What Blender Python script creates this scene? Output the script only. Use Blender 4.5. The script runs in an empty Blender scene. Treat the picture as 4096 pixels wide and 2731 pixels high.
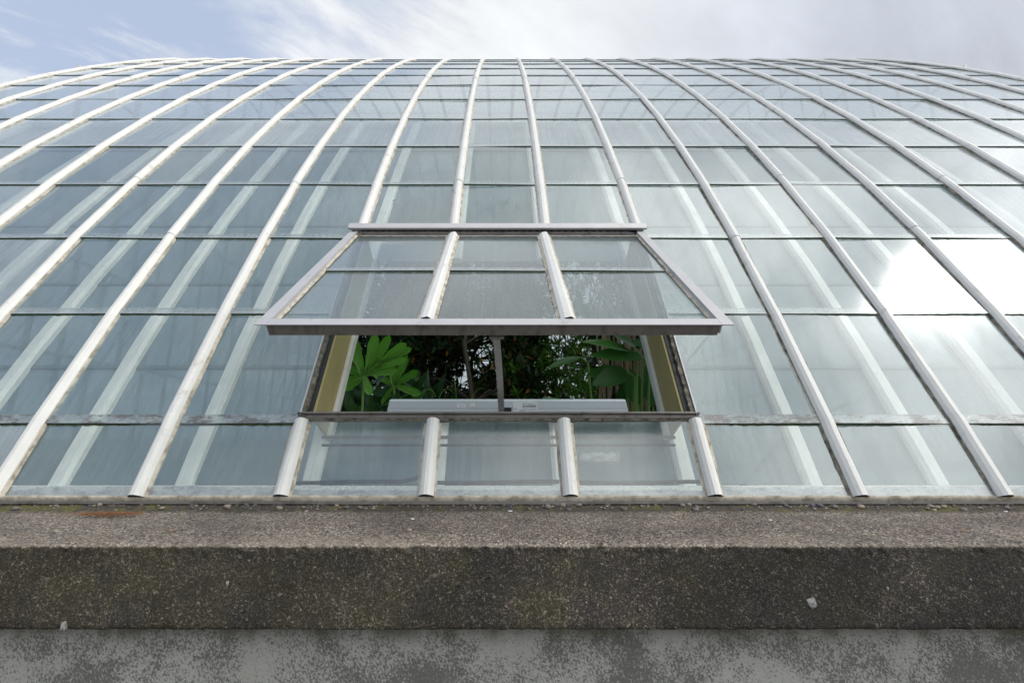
import bpy, math, random
from mathutils import Vector, Matrix, noise
R = math.radians
random.seed(7)
scene = bpy.context.scene
COL = scene.collection

# ------------------------------------------------------------------ camera
PITCH = R(12.0)
cam_d = bpy.data.cameras.new("camera"); cam = bpy.data.objects.new("camera", cam_d); COL.objects.link(cam)
cam_d.sensor_width = 36; cam_d.lens = 16.0; cam_d.shift_x = 0.0106
cam_d.clip_start = 0.05; cam_d.clip_end = 2000
cam.location = (0, 0, 0); cam.rotation_euler = (math.pi/2 + PITCH, 0, 0)
scene.camera = cam

# ------------------------------------------------------------------ light, sky
SUN = Vector((.70, -.19, .69)).normalized()
sun_d = bpy.data.lights.new("sun", 'SUN'); sun_d.energy = .5; sun_d.angle = R(10); sun_d.color = (1, .965, .91)
sun = bpy.data.objects.new("sun", sun_d); COL.objects.link(sun)
sun.rotation_euler = SUN.to_track_quat('Z', 'Y').to_euler(); sun.location = SUN * 30

vs = scene.view_settings
vs.view_transform = 'Standard'; vs.look = 'None'; vs.gamma = 1; vs.use_curve_mapping = False; vs.exposure = 0.0
scene.render.engine = 'CYCLES'
scene.cycles.transparent_max_bounces = 24
scene.cycles.max_bounces = 8
scene.cycles.sample_clamp_indirect = 6

class NT:
    """tiny helper for building node trees"""
    def __init__(s, tree): s.t = tree; s.n = tree.nodes; s.l = tree.links
    def new(s, typ, **kw):
        n = s.n.new(typ)
        for k, v in kw.items():
            if k == 'ins':
                for a, b in v.items(): s.set(n, a, b)
            else: setattr(n, k, v)
        return n
    def set(s, n, a, b):
        sock = n.inputs[a]
        if isinstance(b, bpy.types.NodeSocket): s.l.new(b, sock)
        else: sock.default_value = b
    def m(s, op, a, b=None, c=None, clamp=False):
        n = s.n.new('ShaderNodeMath'); n.operation = op; n.use_clamp = clamp
        for i, x in enumerate((a, b, c)):
            if x is not None: s.set(n, i, x)
        return n.outputs[0]
    def vm(s, op, a, b=None, out=0):
        n = s.n.new('ShaderNodeVectorMath'); n.operation = op
        s.set(n, 0, a)
        if b is not None: s.set(n, 1, b)
        return n.outputs[out]
    def ramp(s, x, lo, hi, a=0.0, b=1.0, mode='SMOOTHSTEP'):
        n = s.n.new('ShaderNodeMapRange'); n.interpolation_type = mode; n.clamp = True if mode == 'LINEAR' else n.clamp
        s.set(n, 0, x); s.set(n, 1, lo); s.set(n, 2, hi); s.set(n, 3, a); s.set(n, 4, b)
        return n.outputs[0]
    def mix(s, f, a, b, blend='MIX'):
        n = s.n.new('ShaderNodeMix'); n.data_type = 'RGBA'; n.blend_type = blend
        s.set(n, 0, f); s.set(n, 6, a); s.set(n, 7, b)
        return n.outputs[2]
    def noise(s, vec, scale, detail=4, rough=.5, dist=0, out=0):
        n = s.n.new('ShaderNodeTexNoise'); s.set(n, 'Vector', vec)
        n.inputs['Scale'].default_value = scale; n.inputs['Detail'].default_value = detail
        n.inputs['Roughness'].default_value = rough; n.inputs['Distortion'].default_value = dist
        return n.outputs[out]
    def vor(s, vec, scale, feature='F1', out='Distance', rnd=1):
        n = s.n.new('ShaderNodeTexVoronoi'); n.feature = feature; s.set(n, 'Vector', vec)
        n.inputs['Scale'].default_value = scale; n.inputs['Randomness'].default_value = rnd
        return n.outputs[out]
    def sc(s, vec, v3):
        return s.vm('MULTIPLY', vec, v3)

world = bpy.data.worlds.new("World"); scene.world = world; world.use_nodes = True
W = NT(world.node_tree); W.n.clear()
sky = W.new('ShaderNodeTexSky', sky_type='NISHITA', sun_disc=False, sun_elevation=math.asin(SUN.z),
            sun_rotation=math.atan2(SUN.x, SUN.y), air_density=1.0, dust_density=1.5, ozone_density=1.2)
tc = W.new('ShaderNodeTexCoord').outputs['Generated']
sep = W.new('ShaderNodeSeparateXYZ', ins={0: tc})
dx, dy, dz = sep.outputs
den = W.m('ADD', W.m('MAXIMUM', dz, 0.0), 0.28)
px = W.m('DIVIDE', dx, den); py = W.m('DIVIDE', dy, den)
pc = W.new('ShaderNodeCombineXYZ', ins={0: px, 1: py, 2: 0.0}).outputs[0]
rot = W.new('ShaderNodeVectorRotate', ins={'Vector': pc, 'Angle': R(58)}).outputs[0]
streak = W.noise(W.sc(rot, (3.4, 1.0, 1)), 1.9, 9, .62, .45)
big = W.noise(pc, 1.6, 5, .55, .2)
cov = W.m('ADD', W.m('MULTIPLY', dx, 1.45), W.m('MULTIPLY', dy, .15))
cov = W.m('ADD', cov, W.m('ADD', W.m('MULTIPLY', W.m('SUBTRACT', streak, .5), 2.3), W.m('MULTIPLY', W.m('SUBTRACT', big, .5), 1.5)))
mask = W.m('MAXIMUM', W.ramp(cov, -.75, .10), W.m('MULTIPLY', W.ramp(streak, .46, .62), .60))
# high overcast brightness: brightest just left of straight ahead, greyer to the right
grey = W.m('ADD', W.ramp(dx, .05, .75, 1.0, .80), W.m('ADD', W.m('MULTIPLY', W.m('SUBTRACT', big, .5), .6), W.m('MULTIPLY', W.m('SUBTRACT', streak, .5), .45)))
cl = W.mix(W.ramp(dx, .0, .6), (9.0, 9.25, 9.5, 1), (7.7, 8.2, 9.2, 1))
cl = W.vm('SCALE', cl); W.n[-1].inputs['Scale'].default_value = 1
W.l.new(grey, cl.node.inputs['Scale'])
# veiled sun: bright patch of cloud round the sun
nd = W.vm('NORMALIZE', tc)
sd = W.vm('DOT_PRODUCT', nd, tuple(SUN), out='Value')
g1 = W.m('POWER', W.m('MAXIMUM', sd, 0.0), 30.0)
g2 = W.m('POWER', W.m('MAXIMUM', sd, 0.0), 2.4)
brk = W.ramp(W.noise(tc, 6.5, 7, .66, .5), .40, .62, .10, 1.0)
behind = W.m('MULTIPLY', W.ramp(dy, .38, .02), W.ramp(W.noise(tc, 2.6, 6, .6, .4), .36, .66, .40, 1.30))
glow = W.m('ADD', W.m('MULTIPLY', W.m('MULTIPLY', g1, brk), 4.0), W.m('MULTIPLY', W.m('MULTIPLY', g2, behind), 30.0))
base = W.vm('MULTIPLY', W.mix(1.0, sky.outputs[0], (0, 0, 0, 1), 'ADD'), (1.15, 1.15, 1.2))
haze = W.mix(.72, base, (6.2, 7.2, 9.2, 1))
colr = W.mix(mask, haze, cl)
gv = W.new('ShaderNodeCombineXYZ', ins={0: glow, 1: W.m('MULTIPLY', glow, .97), 2: W.m('MULTIPLY', glow, .9)}).outputs[0]
colr = W.vm('ADD', colr, gv)
# below the horizon: plain dim ground tone
colr = W.mix(W.ramp(dz, -.06, .03), (1.6, 1.6, 1.5, 1), colr)
bg = W.new('ShaderNodeBackground', ins={0: colr, 1: 0.10})
wo = W.new('ShaderNodeOutputWorld'); W.l.new(bg.outputs[0], wo.inputs[0])

# ------------------------------------------------------------------ materials
def material(name):
    m = bpy.data.materials.new(name); m.use_nodes = True
    t = NT(m.node_tree); t.n.clear()
    out = t.new('ShaderNodeOutputMaterial')
    return m, t, out
def principled(name, colfn, rough=.5, metal=0.0, bump=None, spec=.5, roughfn=None):
    m, t, out = material(name)
    co = t.new('ShaderNodeTexCoord').outputs['Object']
    p = t.new('ShaderNodeBsdfPrincipled')
    c = colfn(t, co) if callable(colfn) else colfn
    t.set(p, 'Base Color', c); t.set(p, 'Roughness', roughfn(t, co) if roughfn else rough); t.set(p, 'Metallic', metal)
    p.inputs['Specular IOR Level'].default_value = spec
    if bump:
        h, strength, dist = bump(t, co)
        b = t.new('ShaderNodeBump'); t.set(b, 'Height', h); b.inputs['Strength'].default_value = strength
        b.inputs['Distance'].default_value = dist; t.l.new(b.outputs[0], p.inputs['Normal'])
    t.l.new(p.outputs[0], out.inputs[0])
    return m
M = {}
def paint_col(a, b, dirt, sc_=9.0, lo=.56, hi=.72):
    def f(t, co):
        n1 = t.noise(t.sc(co, (1, 1, 1)), sc_, 6, .65)
        n2 = t.noise(t.sc(co, (3, 2, 2)), 6, 6, .65)
        c = t.mix(n1, a, b)
        c = t.mix(t.m('MULTIPLY', t.ramp(n2, lo, hi), .65), c, dirt)
        sp = t.noise(co, 70, 3, .6)
        return t.mix(t.m('MULTIPLY', t.ramp(sp, .66, .74), .5), c, dirt)
    return f
M['bar'] = principled('white_paint', paint_col((.70,.70,.67,1), (.53,.53,.52,1), (.30,.275,.22,1), 9, .56, .78), .40,
                      bump=lambda t, co: (t.noise(co, 45, 5, .6), .12, .004))
M['alu'] = principled('dull_aluminium', paint_col((.50,.495,.51,1), (.38,.375,.385,1), (.20,.19,.17,1), 9, .60, .76), .40, .25,
                      bump=lambda t, co: (t.noise(co, 60, 4, .6), .08, .003))
M['alu_dirty'] = principled('grimy_aluminium', paint_col((.22,.205,.19,1), (.13,.12,.11,1), (.045,.04,.032,1), 7, .45, .7), .6, .25,
                      bump=lambda t, co: (t.noise(co, 60, 5, .6), .2, .004))
M['putty'] = principled('old_putty', lambda t, co: t.mix(t.ramp(t.noise(co, 22, 6, .7), .35, .7), (.50,.46,.38,1), (.20,.175,.13,1)), .85,
                      bump=lambda t, co: (t.noise(co, 120, 4, .6), .4, .004))
M['putty_grime'] = principled('grimy_putty', lambda t, co: t.mix(t.ramp(t.noise(co, 25, 6, .7), .35, .65), (.22,.20,.16,1), (.045,.042,.03,1)), .9,
                      bump=lambda t, co: (t.noise(co, 120, 4, .6), .5, .004))
M['moss'] = principled('moss', lambda t, co: t.mix(t.ramp(t.noise(co, 90, 4, .7), .4, .62), (.012,.018,.010,1), (.045,.06,.022,1)), .95)
M['gasket'] = principled('black_rubber', (.012,.013,.017,1), .55)
M['board'] = principled('ochre_board', lambda t, co: t.mix(t.noise(t.sc(co, (3, 3, 1.2)), 5, 5, .6), (.40,.33,.145,1), (.26,.225,.11,1)), .6)
M['inner_bar'] = principled('inner_white_paint', lambda t, co: t.mix(t.ramp(t.noise(co, 8, 5, .65), .4, .75), (.93,.92,.88,1), (.80,.79,.74,1)), .5)
M['sill'] = principled('pale_sealant', lambda t, co: t.mix(t.ramp(t.noise(t.sc(co, (1, 1, 2.5)), 13, 6, .7), .42, .6), (.55,.55,.54,1), (.25,.26,.28,1)), .8)
M['dark'] = principled('painted_hollow_shade', (.02,.018,.015,1), .9)  # near-black colour standing in for shade inside hollow ends and openings
M['case'] = principled('silver_grey_case', lambda t, co: t.mix(t.noise(co, 300, 2, .5), (.46,.51,.55,1), (.52,.57,.61,1)), .38, .1)
M['chain'] = principled('galvanised_steel', lambda t, co: t.mix(t.noise(co, 60, 4, .6), (.30,.30,.29,1), (.44,.44,.43,1)), .5, .2)
M['label'] = principled('label_paper', (.62,.65,.68,1), .5)
M['ink'] = principled('label_ink', (.03,.03,.035,1), .6)
M['white'] = principled('white_plastic', (.75,.75,.76,1), .4)

def glass_mat(name, dirt_lo, dirt_hi, tint, dirt_col, trans_share=.6, band=True, refl=1.0, rough=.11, streak=1.0, stain=False):
    m, t, out = material(name)
    co = t.new('ShaderNodeTexCoord').outputs['Object']
    oi = t.new('ShaderNodeObjectInfo')
    geo = t.new('ShaderNodeNewGeometry')
    rnd = t.m('MULTIPLY', t.m('ADD', oi.outputs['Random'], geo.outputs['Random Per Island']), 37.0)
    off = t.new('ShaderNodeCombineXYZ', ins={0: rnd, 1: t.m('MULTIPLY', rnd, 1.7), 2: rnd}).outputs[0]
    c2 = t.vm('ADD', co, off)
    # run marks follow the slope (object y)
    s1 = t.noise(t.sc(c2, (26, 1.1, 1.1)), 1.6, 6, .62)
    s2 = t.noise(t.sc(c2, (90, 2.2, 2.2)), 1.6, 4, .6)
    cl = t.noise(c2, 3.0, 5, .55)
    s = t.m('ADD', t.m('MULTIPLY', s1, .6*streak), t.m('ADD', t.m('MULTIPLY', s2, .4*streak), t.m('MULTIPLY', cl, .5)))
    mid = .50*streak + .25
    d = t.ramp(s, mid-.15, mid+.20, dirt_lo, dirt_hi, 'LINEAR')
    # each pane has its own amount of dirt
    d = t.m('ADD', d, t.m('MULTIPLY', t.m('SUBTRACT', t.m('FRACT', rnd), .5), .06))
    col = dirt_col
    if band:
        y = t.new('ShaderNodeSeparateXYZ', ins={0: co}).outputs[1]
        nb = t.noise(t.sc(c2, (5, 8, 1)), 7, 5, .7)
        yb = t.m('ADD', y, t.m('MULTIPLY', t.m('SUBTRACT', nb, .5), .008))
        b1 = t.ramp(yb, .048, .043)
        d = t.m('ADD', d, t.m('MULTIPLY', b1, t.ramp(nb, .35, .65, .14, .36)))
        col = t.mix(b1, dirt_col, (.66, .70, .69, 1))
        if stain:
            st = t.m('MULTIPLY', b1, t.ramp(t.noise(t.sc(c2, (3, 6, 1)), 3.0, 6, .75), .42, .56))
            col = t.mix(st, col, t.mix(t.noise(c2, 60, 4, .7), (.10, .085, .075, 1), (.30, .27, .25, 1))); d = t.m('ADD', d, t.m('MULTIPLY', st, .45))
        b2 = t.ramp(yb, .022, .004)
        d = t.m('ADD', d, t.m('MULTIPLY', b2, .18))
        # grime collected along the top and the sides
        spots = t.ramp(t.noise(c2, 55, 3, .6), .68, .74)
        d = t.m('ADD', d, t.m('MULTIPLY', spots, .18), clamp=True)
    dif = t.new('ShaderNodeBsdfDiffuse', ins={0: col})
    trl = t.new('ShaderNodeBsdfTranslucent', ins={0: col})
    ds = t.new('ShaderNodeMixShader', ins={0: trans_share}); t.l.new(dif.outputs[0], ds.inputs[1]); t.l.new(trl.outputs[0], ds.inputs[2])
    tr = t.new('ShaderNodeBsdfTransparent', ins={0: tint})
    body = t.new('ShaderNodeMixShader', ins={0: d}); t.l.new(tr.outputs[0], body.inputs[1]); t.l.new(ds.outputs[0], body.inputs[2])
    wav = t.new('ShaderNodeBump', ins={'Height': t.noise(c2, 2.2, 2, .5), 'Strength': .10, 'Distance': .02})
    gl = t.new('ShaderNodeBsdfGlossy', ins={0: (.92*refl, .95*refl, .98*refl, 1), 'Roughness': rough}); t.l.new(wav.outputs[0], gl.inputs['Normal'])
    fr = t.new('ShaderNodeFresnel', ins={'IOR': 1.52})
    # slab seen from inside must not hit total reflection: use a view-angle curve instead on back faces
    lw = t.new('ShaderNodeLayerWeight', ins={'Blend': .5})
    fac = t.m('ADD', .095*refl, t.m('MULTIPLY', .95*refl, t.m('POWER', lw.outputs['Facing'], 4.2)))
    mx = t.new('ShaderNodeMixShader', ins={0: t.m('MINIMUM', fac, 1.0)}); t.l.new(body.outputs[0], mx.inputs[1]); t.l.new(gl.outputs[0], mx.inputs[2])
    t.l.new(mx.outputs[0], out.inputs[0])
    return m
M['glass'] = glass_mat('weathered_glass', .06, .26, (.90,.94,.93,1), (.62,.69,.69,1))
M['glass_high'] = glass_mat('hazed_glass', .42, .74, (.84,.90,.90,1), (.66,.72,.74,1))
M['glass_stained'] = glass_mat('stained_glass', .06, .28, (.90,.94,.93,1), (.62,.69,.69,1), stain=True)
M['glass_in'] = glass_mat('glass_back_face', .02, .06, (.95,.97,.97,1), (.5,.55,.55,1), band=False, refl=.3)
M['glass_inner'] = glass_mat('inner_glass', .70, .98, (.70,.80,.82,1), (.27,.37,.405,1), .5, band=False, refl=.5, rough=.15, streak=.9)
M['glass_clear'] = glass_mat('sash_glass', .32, .54, (.84,.90,.88,1), (.45,.54,.54,1), band=True)
M['glass_edge'] = principled('green_glass_edge', (.015,.06,.05,1), .25)

def leaf_mat(name, c1, c2, rough=.35, old=None, oldp=.0):
    m, t, out = material(name)
    geo = t.new('ShaderNodeNewGeometry'); co = t.new('ShaderNodeTexCoord').outputs['Object']
    r = geo.outputs['Random Per Island']
    c = t.mix(r, c1, c2)
    c = t.mix(t.m('MULTIPLY', t.noise(co, 9, 4, .6), .5), c, c1)
    if old: c = t.mix(t.m('GREATER_THAN', r, 1-oldp), c, old)
    p = t.new('ShaderNodeBsdfPrincipled', ins={'Base Color': c, 'Roughness': rough})
    tl = t.new('ShaderNodeBsdfTranslucent', ins={0: t.mix(1.0, c, (.75, 1.15, .35, 1), 'MULTIPLY')})
    mx = t.new('ShaderNodeMixShader', ins={0: .35}); t.l.new(p.outputs[0], mx.inputs[1]); t.l.new(tl.outputs[0], mx.inputs[2])
    t.l.new(mx.outputs[0], out.inputs[0]); return m
M['leaf_bright'] = leaf_mat('bright_lobed_leaf', (.10,.30,.03,1), (.15,.40,.05,1), .4)
M['leaf_dark'] = leaf_mat('dark_shrub_leaf', (.022,.055,.014,1), (.05,.11,.022,1), .32, (.50,.20,.03,1), .05)
M['leaf_mid'] = leaf_mat('green_shrub_leaf', (.08,.20,.025,1), (.14,.30,.04,1), .38, (.65,.45,.04,1), .06)
M['leaf_big'] = leaf_mat('big_simple_leaf', (.035,.12,.025,1), (.06,.18,.035,1), .3)
M['leaf_low'] = leaf_mat('low_leaf', (.02,.075,.012,1), (.04,.11,.018,1), .4)
M['bark'] = principled('grey_bark', lambda t, co: t.mix(t.noise(co, 14, 5, .6), (.06,.048,.035,1), (.13,.105,.075,1)), .9)
M['cane'] = principled('brown_cane', lambda t, co: t.mix(t.noise(t.sc(co, (3, 3, .8)), 7, 5, .6), (.20,.135,.075,1), (.40,.30,.18,1)), .6)
M['stem'] = principled('green_stem', (.16,.30,.06,1), .5)
M['soil'] = principled('soil', lambda t, co: t.mix(t.noise(co, 5, 6, .7), (.02,.015,.01,1), (.06,.045,.03,1)), .95)
M['paving'] = principled('paving', lambda t, co: t.mix(t.noise(co, 2, 7, .7), (.10,.10,.09,1), (.17,.165,.15,1)), .9)

def coping_col(t, co):
    v = t.new('ShaderNodeTexVoronoi'); t.set(v, 'Vector', co); v.inputs['Scale'].default_value = 160
    v2 = t.new('ShaderNodeTexVoronoi'); t.set(v2, 'Vector', co); v2.inputs['Scale'].default_value = 85
    s = t.new('ShaderNodeSeparateColor', ins={0: v.outputs['Color']})
    s2 = t.new('ShaderNodeSeparateColor', ins={0: v2.outputs['Color']})
    peb = t.mix(t.ramp(s.outputs[0], .15, .85), (.095,.09,.084,1), (.47,.42,.34,1))
    peb = t.mix(t.ramp(s.outputs[1], .66, .72), peb, (.24,.175,.145,1))
    peb = t.mix(t.ramp(s.outputs[2], .90, .93), peb, (.50,.46,.39,1))
    peb = t.mix(t.ramp(s2.outputs[0], .83, .86), peb, t.mix(s2.outputs[1], (.12,.125,.145,1), (.34,.23,.18,1)))
    peb = t.mix(t.ramp(v.outputs['Distance'], .35, .75), peb, (.06,.052,.042,1))
    # faces that look forward carry a dark crust of algae and soot
    g = t.new('ShaderNodeNewGeometry'); nz = t.new('ShaderNodeSeparateXYZ', ins={0: co})
    y, z = nz.outputs[1], nz.outputs[2]
    n = t.noise(co, 6, 6, .65)
    zz = t.m('ADD', z, t.m('MULTIPLY', t.m('SUBTRACT', t.noise(co, 60, 4, .6), .5), .016))
    front = t.ramp(zz, -.300, -.309)
    fine = t.noise(co, 190, 5, .75)
    x = nz.outputs[0]
    crust = t.mix(t.ramp(t.m('ADD', n, t.m('MULTIPLY', x, .08)), .38, .62), (.052,.047,.028,1), (.046,.041,.038,1))
    crust = t.mix(t.ramp(fine, .48, .66), crust, (.19,.165,.125,1))
    crust = t.mix(t.ramp(t.noise(co, 120, 3, .6), .60, .68), crust, (.30,.26,.20,1))
    crust = t.mix(t.m('MULTIPLY', t.ramp(t.noise(co, 35, 6, .75), .56, .70), .4), crust, (.13,.115,.09,1))
    pit = t.ramp(t.noise(co, 48, 2, .5), .31, .26)
    crust = t.mix(pit, crust, (.008,.008,.007,1))
    lich = t.m('MULTIPLY', t.ramp(t.noise(co, 11, 7, .8), .66, .72), t.ramp(z, -.42, -.53))
    crust = t.mix(t.m('MULTIPLY', lich, .8), crust, (.30,.30,.28,1))
    # top: patches of damp and paler wear
    top = t.mix(t.m('MULTIPLY', t.ramp(t.noise(co, 3.3, 6, .6), .45, .68), .40), peb, (.085,.078,.07,1))
    top = t.mix(t.m('MULTIPLY', t.ramp(t.noise(t.sc(co, (1, 1, 1)), 26, 5, .7), .52, .66), .35), top, (.24,.205,.165,1))
    top = t.mix(t.ramp(t.noise(co, 2.1, 4, .6), .35, .65), top, t.mix(1.0, top, (.68, .66, .68, 1), 'MULTIPLY'))
    back = t.ramp(t.m('ADD', y, t.m('MULTIPLY', t.m('SUBTRACT', n, .5), .12)), 1.88, 1.95)
    back_tone = t.mix(t.ramp(t.noise(co, 9, 6, .7), .5, .62), (.05,.044,.036,1), (.085,.08,.022,1))  # darker brown and olive band along the back of the ledge
    top = t.mix(t.m('MULTIPLY', back, .85), top, back_tone)
    crust = t.mix(t.ramp(t.noise(co, 1.7, 5, .65), .38, .62), crust, t.mix(1.0, crust, (.50, .50, .53, 1), 'MULTIPLY'))
    crust = t.mix(t.m('MULTIPLY', t.ramp(t.noise(co, 16, 5, .7), .45, .60), .45), crust, (.035, .032, .026, 1))
    edge = t.ramp(t.m('ABSOLUTE', t.m('ADD', zz, .3005)), .006, .002)
    c = t.mix(front, top, crust)
    return t.mix(t.m('MULTIPLY', edge, .35), c, (.34,.30,.24,1))
def coping_bump(t, co):
    a = t.vor(co, 190); b = t.noise(co, 170, 5, .7)
    h = t.m('ADD', t.m('MULTIPLY', a, -1.0), t.m('MULTIPLY', b, 1.2))
    return h, .5, .004
M['coping'] = principled('exposed_aggregate', coping_col, .9, bump=coping_bump, spec=.25)
def wall_col(t, co):
    c2 = t.sc(co, (1, 1, 1))
    sk = t.new('ShaderNodeVectorRotate', ins={'Vector': co, 'Axis': (0, 1, 0), 'Angle': R(35)}).outputs[0]
    fine = t.noise(t.sc(sk, (1.4, 1, .9)), 150, 5, .62, .3)
    big = t.noise(t.sc(sk, (1.0, 1, .9)), 3.1, 8, .75)
    z = t.new('ShaderNodeSeparateXYZ', ins={0: co}).outputs[2]
    x = t.new('ShaderNodeSeparateXYZ', ins={0: co}).outputs[0]
    k = t.m('ADD', t.m('MULTIPLY', fine, 1.5), t.m('MULTIPLY', big, 1.75))
    k = t.m('SUBTRACT', k, t.m('MULTIPLY', t.m('ABSOLUTE', t.m('SUBTRACT', x, .1)), .03))
    k = t.m('SUBTRACT', k, t.ramp(z, -.585, -.53, 0, .10))
    spot = t.ramp(k, 1.44, 1.72)
    pale = t.mix(t.noise(co, 5, 6, .65), (.25,.25,.225,1), (.37,.37,.345,1))
    dark = t.mix(t.noise(co, 160, 4, .6), (.075,.075,.070,1), (.125,.125,.118,1))
    c = t.mix(t.m('MULTIPLY', spot, .92), pale, dark)
    top_patch = t.m('MULTIPLY', t.ramp(z, -.60, -.52), t.ramp(t.noise(t.sc(co, (5, 1, 1.2)), 1.6, 5, .6), .45, .60))  # uneven darker patches towards the top of the wall
    c = t.mix(t.m('MULTIPLY', top_patch, .8), c, (.045,.043,.03,1))
    ye = t.m('MULTIPLY', t.ramp(z, -.575, -.53), .45)
    c = t.mix(ye, c, (.15,.14,.09,1))
    return c
M['wall'] = principled('lichen_spotted_render', wall_col, .9, bump=lambda t, co: (t.noise(co, 130, 5, .7), .25, .003), spec=.2)
M['pebble'] = principled('loose_pebble', lambda t, co: t.mix(t.new('ShaderNodeNewGeometry').outputs['Random Per Island'], (.07,.075,.09,1), (.26,.21,.17,1)), .8)
M['needle'] = principled('dry_needles', (.26,.12,.05,1), .8)
M['chip'] = principled('pale_stone_chip', lambda t, co: t.mix(t.ramp(t.noise(co, 90, 5, .7), .4, .6), (.12,.115,.10,1), (.32,.32,.31,1)), .8, bump=lambda t, co: (t.noise(co, 200, 4, .6), .5, .003))
M['litter'] = principled('dry_leaf', (.30,.14,.05,1), .8)

# ------------------------------------------------------------------ mesh helpers
class MB:
    def __init__(s): s.v = []; s.f = []; s.mi = []; s.sm = []
    def add(s, vs_, fs, mi=0, smooth=False):
        b = len(s.v); s.v.extend([tuple(v) for v in vs_])
        for f in fs: s.f.append(tuple(b+i for i in f)); s.mi.append(mi); s.sm.append(smooth)
    def box(s, o, ax, ay, az, x0, x1, y0, y1, z0, z1, mi=0):
        """box spanned in a local frame o + x*ax + y*ay + z*az"""
        vs_ = [o + ax*x + ay*y + az*z for x in (x0, x1) for y in (y0, y1) for z in (z0, z1)]
        s.add(vs_, [(0,1,3,2),(4,6,7,5),(0,4,5,1),(2,3,7,6),(0,2,6,4),(1,5,7,3)], mi)
    def tube(s, pts, rad, n=6, mi=0, cap=True):
        """tube along pts with radius per point"""
        b = len(s.v); L = len(pts); up = Vector((.31, .2, .93))
        for i, p in enumerate(pts):
            t = (pts[min(i+1, L-1)] - pts[max(i-1, 0)]).normalized()
            a = t.cross(up)
            if a.length < 1e-3: a = t.cross(Vector((1, 0, 0)))
            a.normalize(); c = t.cross(a)
            r = rad[i] if isinstance(rad, (list, tuple)) else rad
            for k in range(n):
                an = 2*math.pi*k/n; s.v.append(tuple(p + (a*math.cos(an) + c*math.sin(an))*r))
        for i in range(L-1):
            for k in range(n):
                s.f.append((b+i*n+k, b+i*n+(k+1) % n, b+(i+1)*n+(k+1) % n, b+(i+1)*n+k)); s.mi.append(mi); s.sm.append(True)
        if cap:
            s.f.append(tuple(b+k for k in range(n))[::-1]); s.mi.append(mi); s.sm.append(False)
            s.f.append(tuple(b+(L-1)*n+k for k in range(n))); s.mi.append(mi); s.sm.append(False)
    def mesh(s, name, mats):
        me = bpy.data.meshes.new(name); me.from_pydata(s.v, [], s.f); me.update()
        for m in mats: me.materials.append(m)
        me.polygons.foreach_set('material_index', s.mi); me.polygons.foreach_set('use_smooth', s.sm)
        return me
    def build(s, name, mats, parent=None):
        if not isinstance(mats, (list, tuple)): mats = [mats]
        return link(name, s.mesh(name, mats), parent)
def link(name, me, parent=None):
    o = bpy.data.objects.new(name, me); COL.objects.link(o); o.parent = parent; return o
def empty(name, loc, label, cat, group=None):
    o = bpy.data.objects.new(name, None); COL.objects.link(o); o.location = loc; o.empty_display_size = .1
    return tag(o, label, cat, group)
def tag(o, label, cat, group=None, kind=None):
    if label: o['label'] = label
    if cat: o['category'] = cat
    if group: o['group'] = group
    if kind: o['kind'] = kind
    return o
X = Vector((1, 0, 0)); Y = Vector((0, 1, 0)); Z = Vector((0, 0, 1))
def from_cam(px_, py_, d):
    """world point seen at photo position (2352 px wide copy) at distance d along the camera axis"""
    v = (784-py_)/1045*d
    return Vector(((px_-1151)/1045*d, d*math.cos(PITCH) - v*math.sin(PITCH), d*math.sin(PITCH) + v*math.cos(PITCH)))

# ------------------------------------------------------------------ vault profile
S = .60                          # bay width
L0, L1 = .3324, .6599            # lowest pane, all other panes
start = Vector((0, 1.896*math.cos(PITCH)+.6528*math.sin(PITCH), 1.896*math.sin(PITCH)-.6528*math.cos(PITCH)))
angs = []; lens = []
k = 0; a = 0
while True:
    if k <= 12: a = 54.926 - 2.406*k + .0514*k*k + 12
    else: a -= 4.3
    if a < 0: break
    angs.append(a); lens.append(L0 if k == 0 else L1); k += 1
NF = len(angs)
angs = angs + [-x for x in reversed(angs)]; lens = lens + lens[::-1]
J = [start.copy()]; arc = [0.0]
for a_, l_ in zip(angs, lens):
    J.append(J[-1] + Vector((0, math.cos(R(a_)), math.sin(R(a_))))*l_); arc.append(arc[-1]+l_)
TOT = arc[-1]
def prof(s, off=0.0):
    """point, tangent, outward normal on the vault at arc length s"""
    if s <= 0: i = 0
    else:
        i = 0
        while i < len(lens)-1 and s > arc[i+1]: i += 1
    t = Vector((0, math.cos(R(angs[i])), math.sin(R(angs[i])))); n = Vector((0, -t.z, t.y))
    # blend normal near joints so that bars bend softly
    return J[i] + t*(s-arc[i]) + n*off, t, n
def xb(i): return (i+.48)*S
I0, I1 = -10, 10

gh = empty('greenhouse', (0, start.y, start.z), 'long white-barred greenhouse vault of overlapping weathered panes rising above the concrete coping', 'greenhouse')
def P(o):                       # parts keep world coordinates under the root
    return o
GI = Matrix.Translation(gh.location).inverted()
def gpart(mb, name, mats, parent=None, label=None):
    o = mb.build(name, mats, parent or gh)
    if parent is None: o.matrix_parent_inverse = GI
    if label: o['label'] = label
    return o

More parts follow.
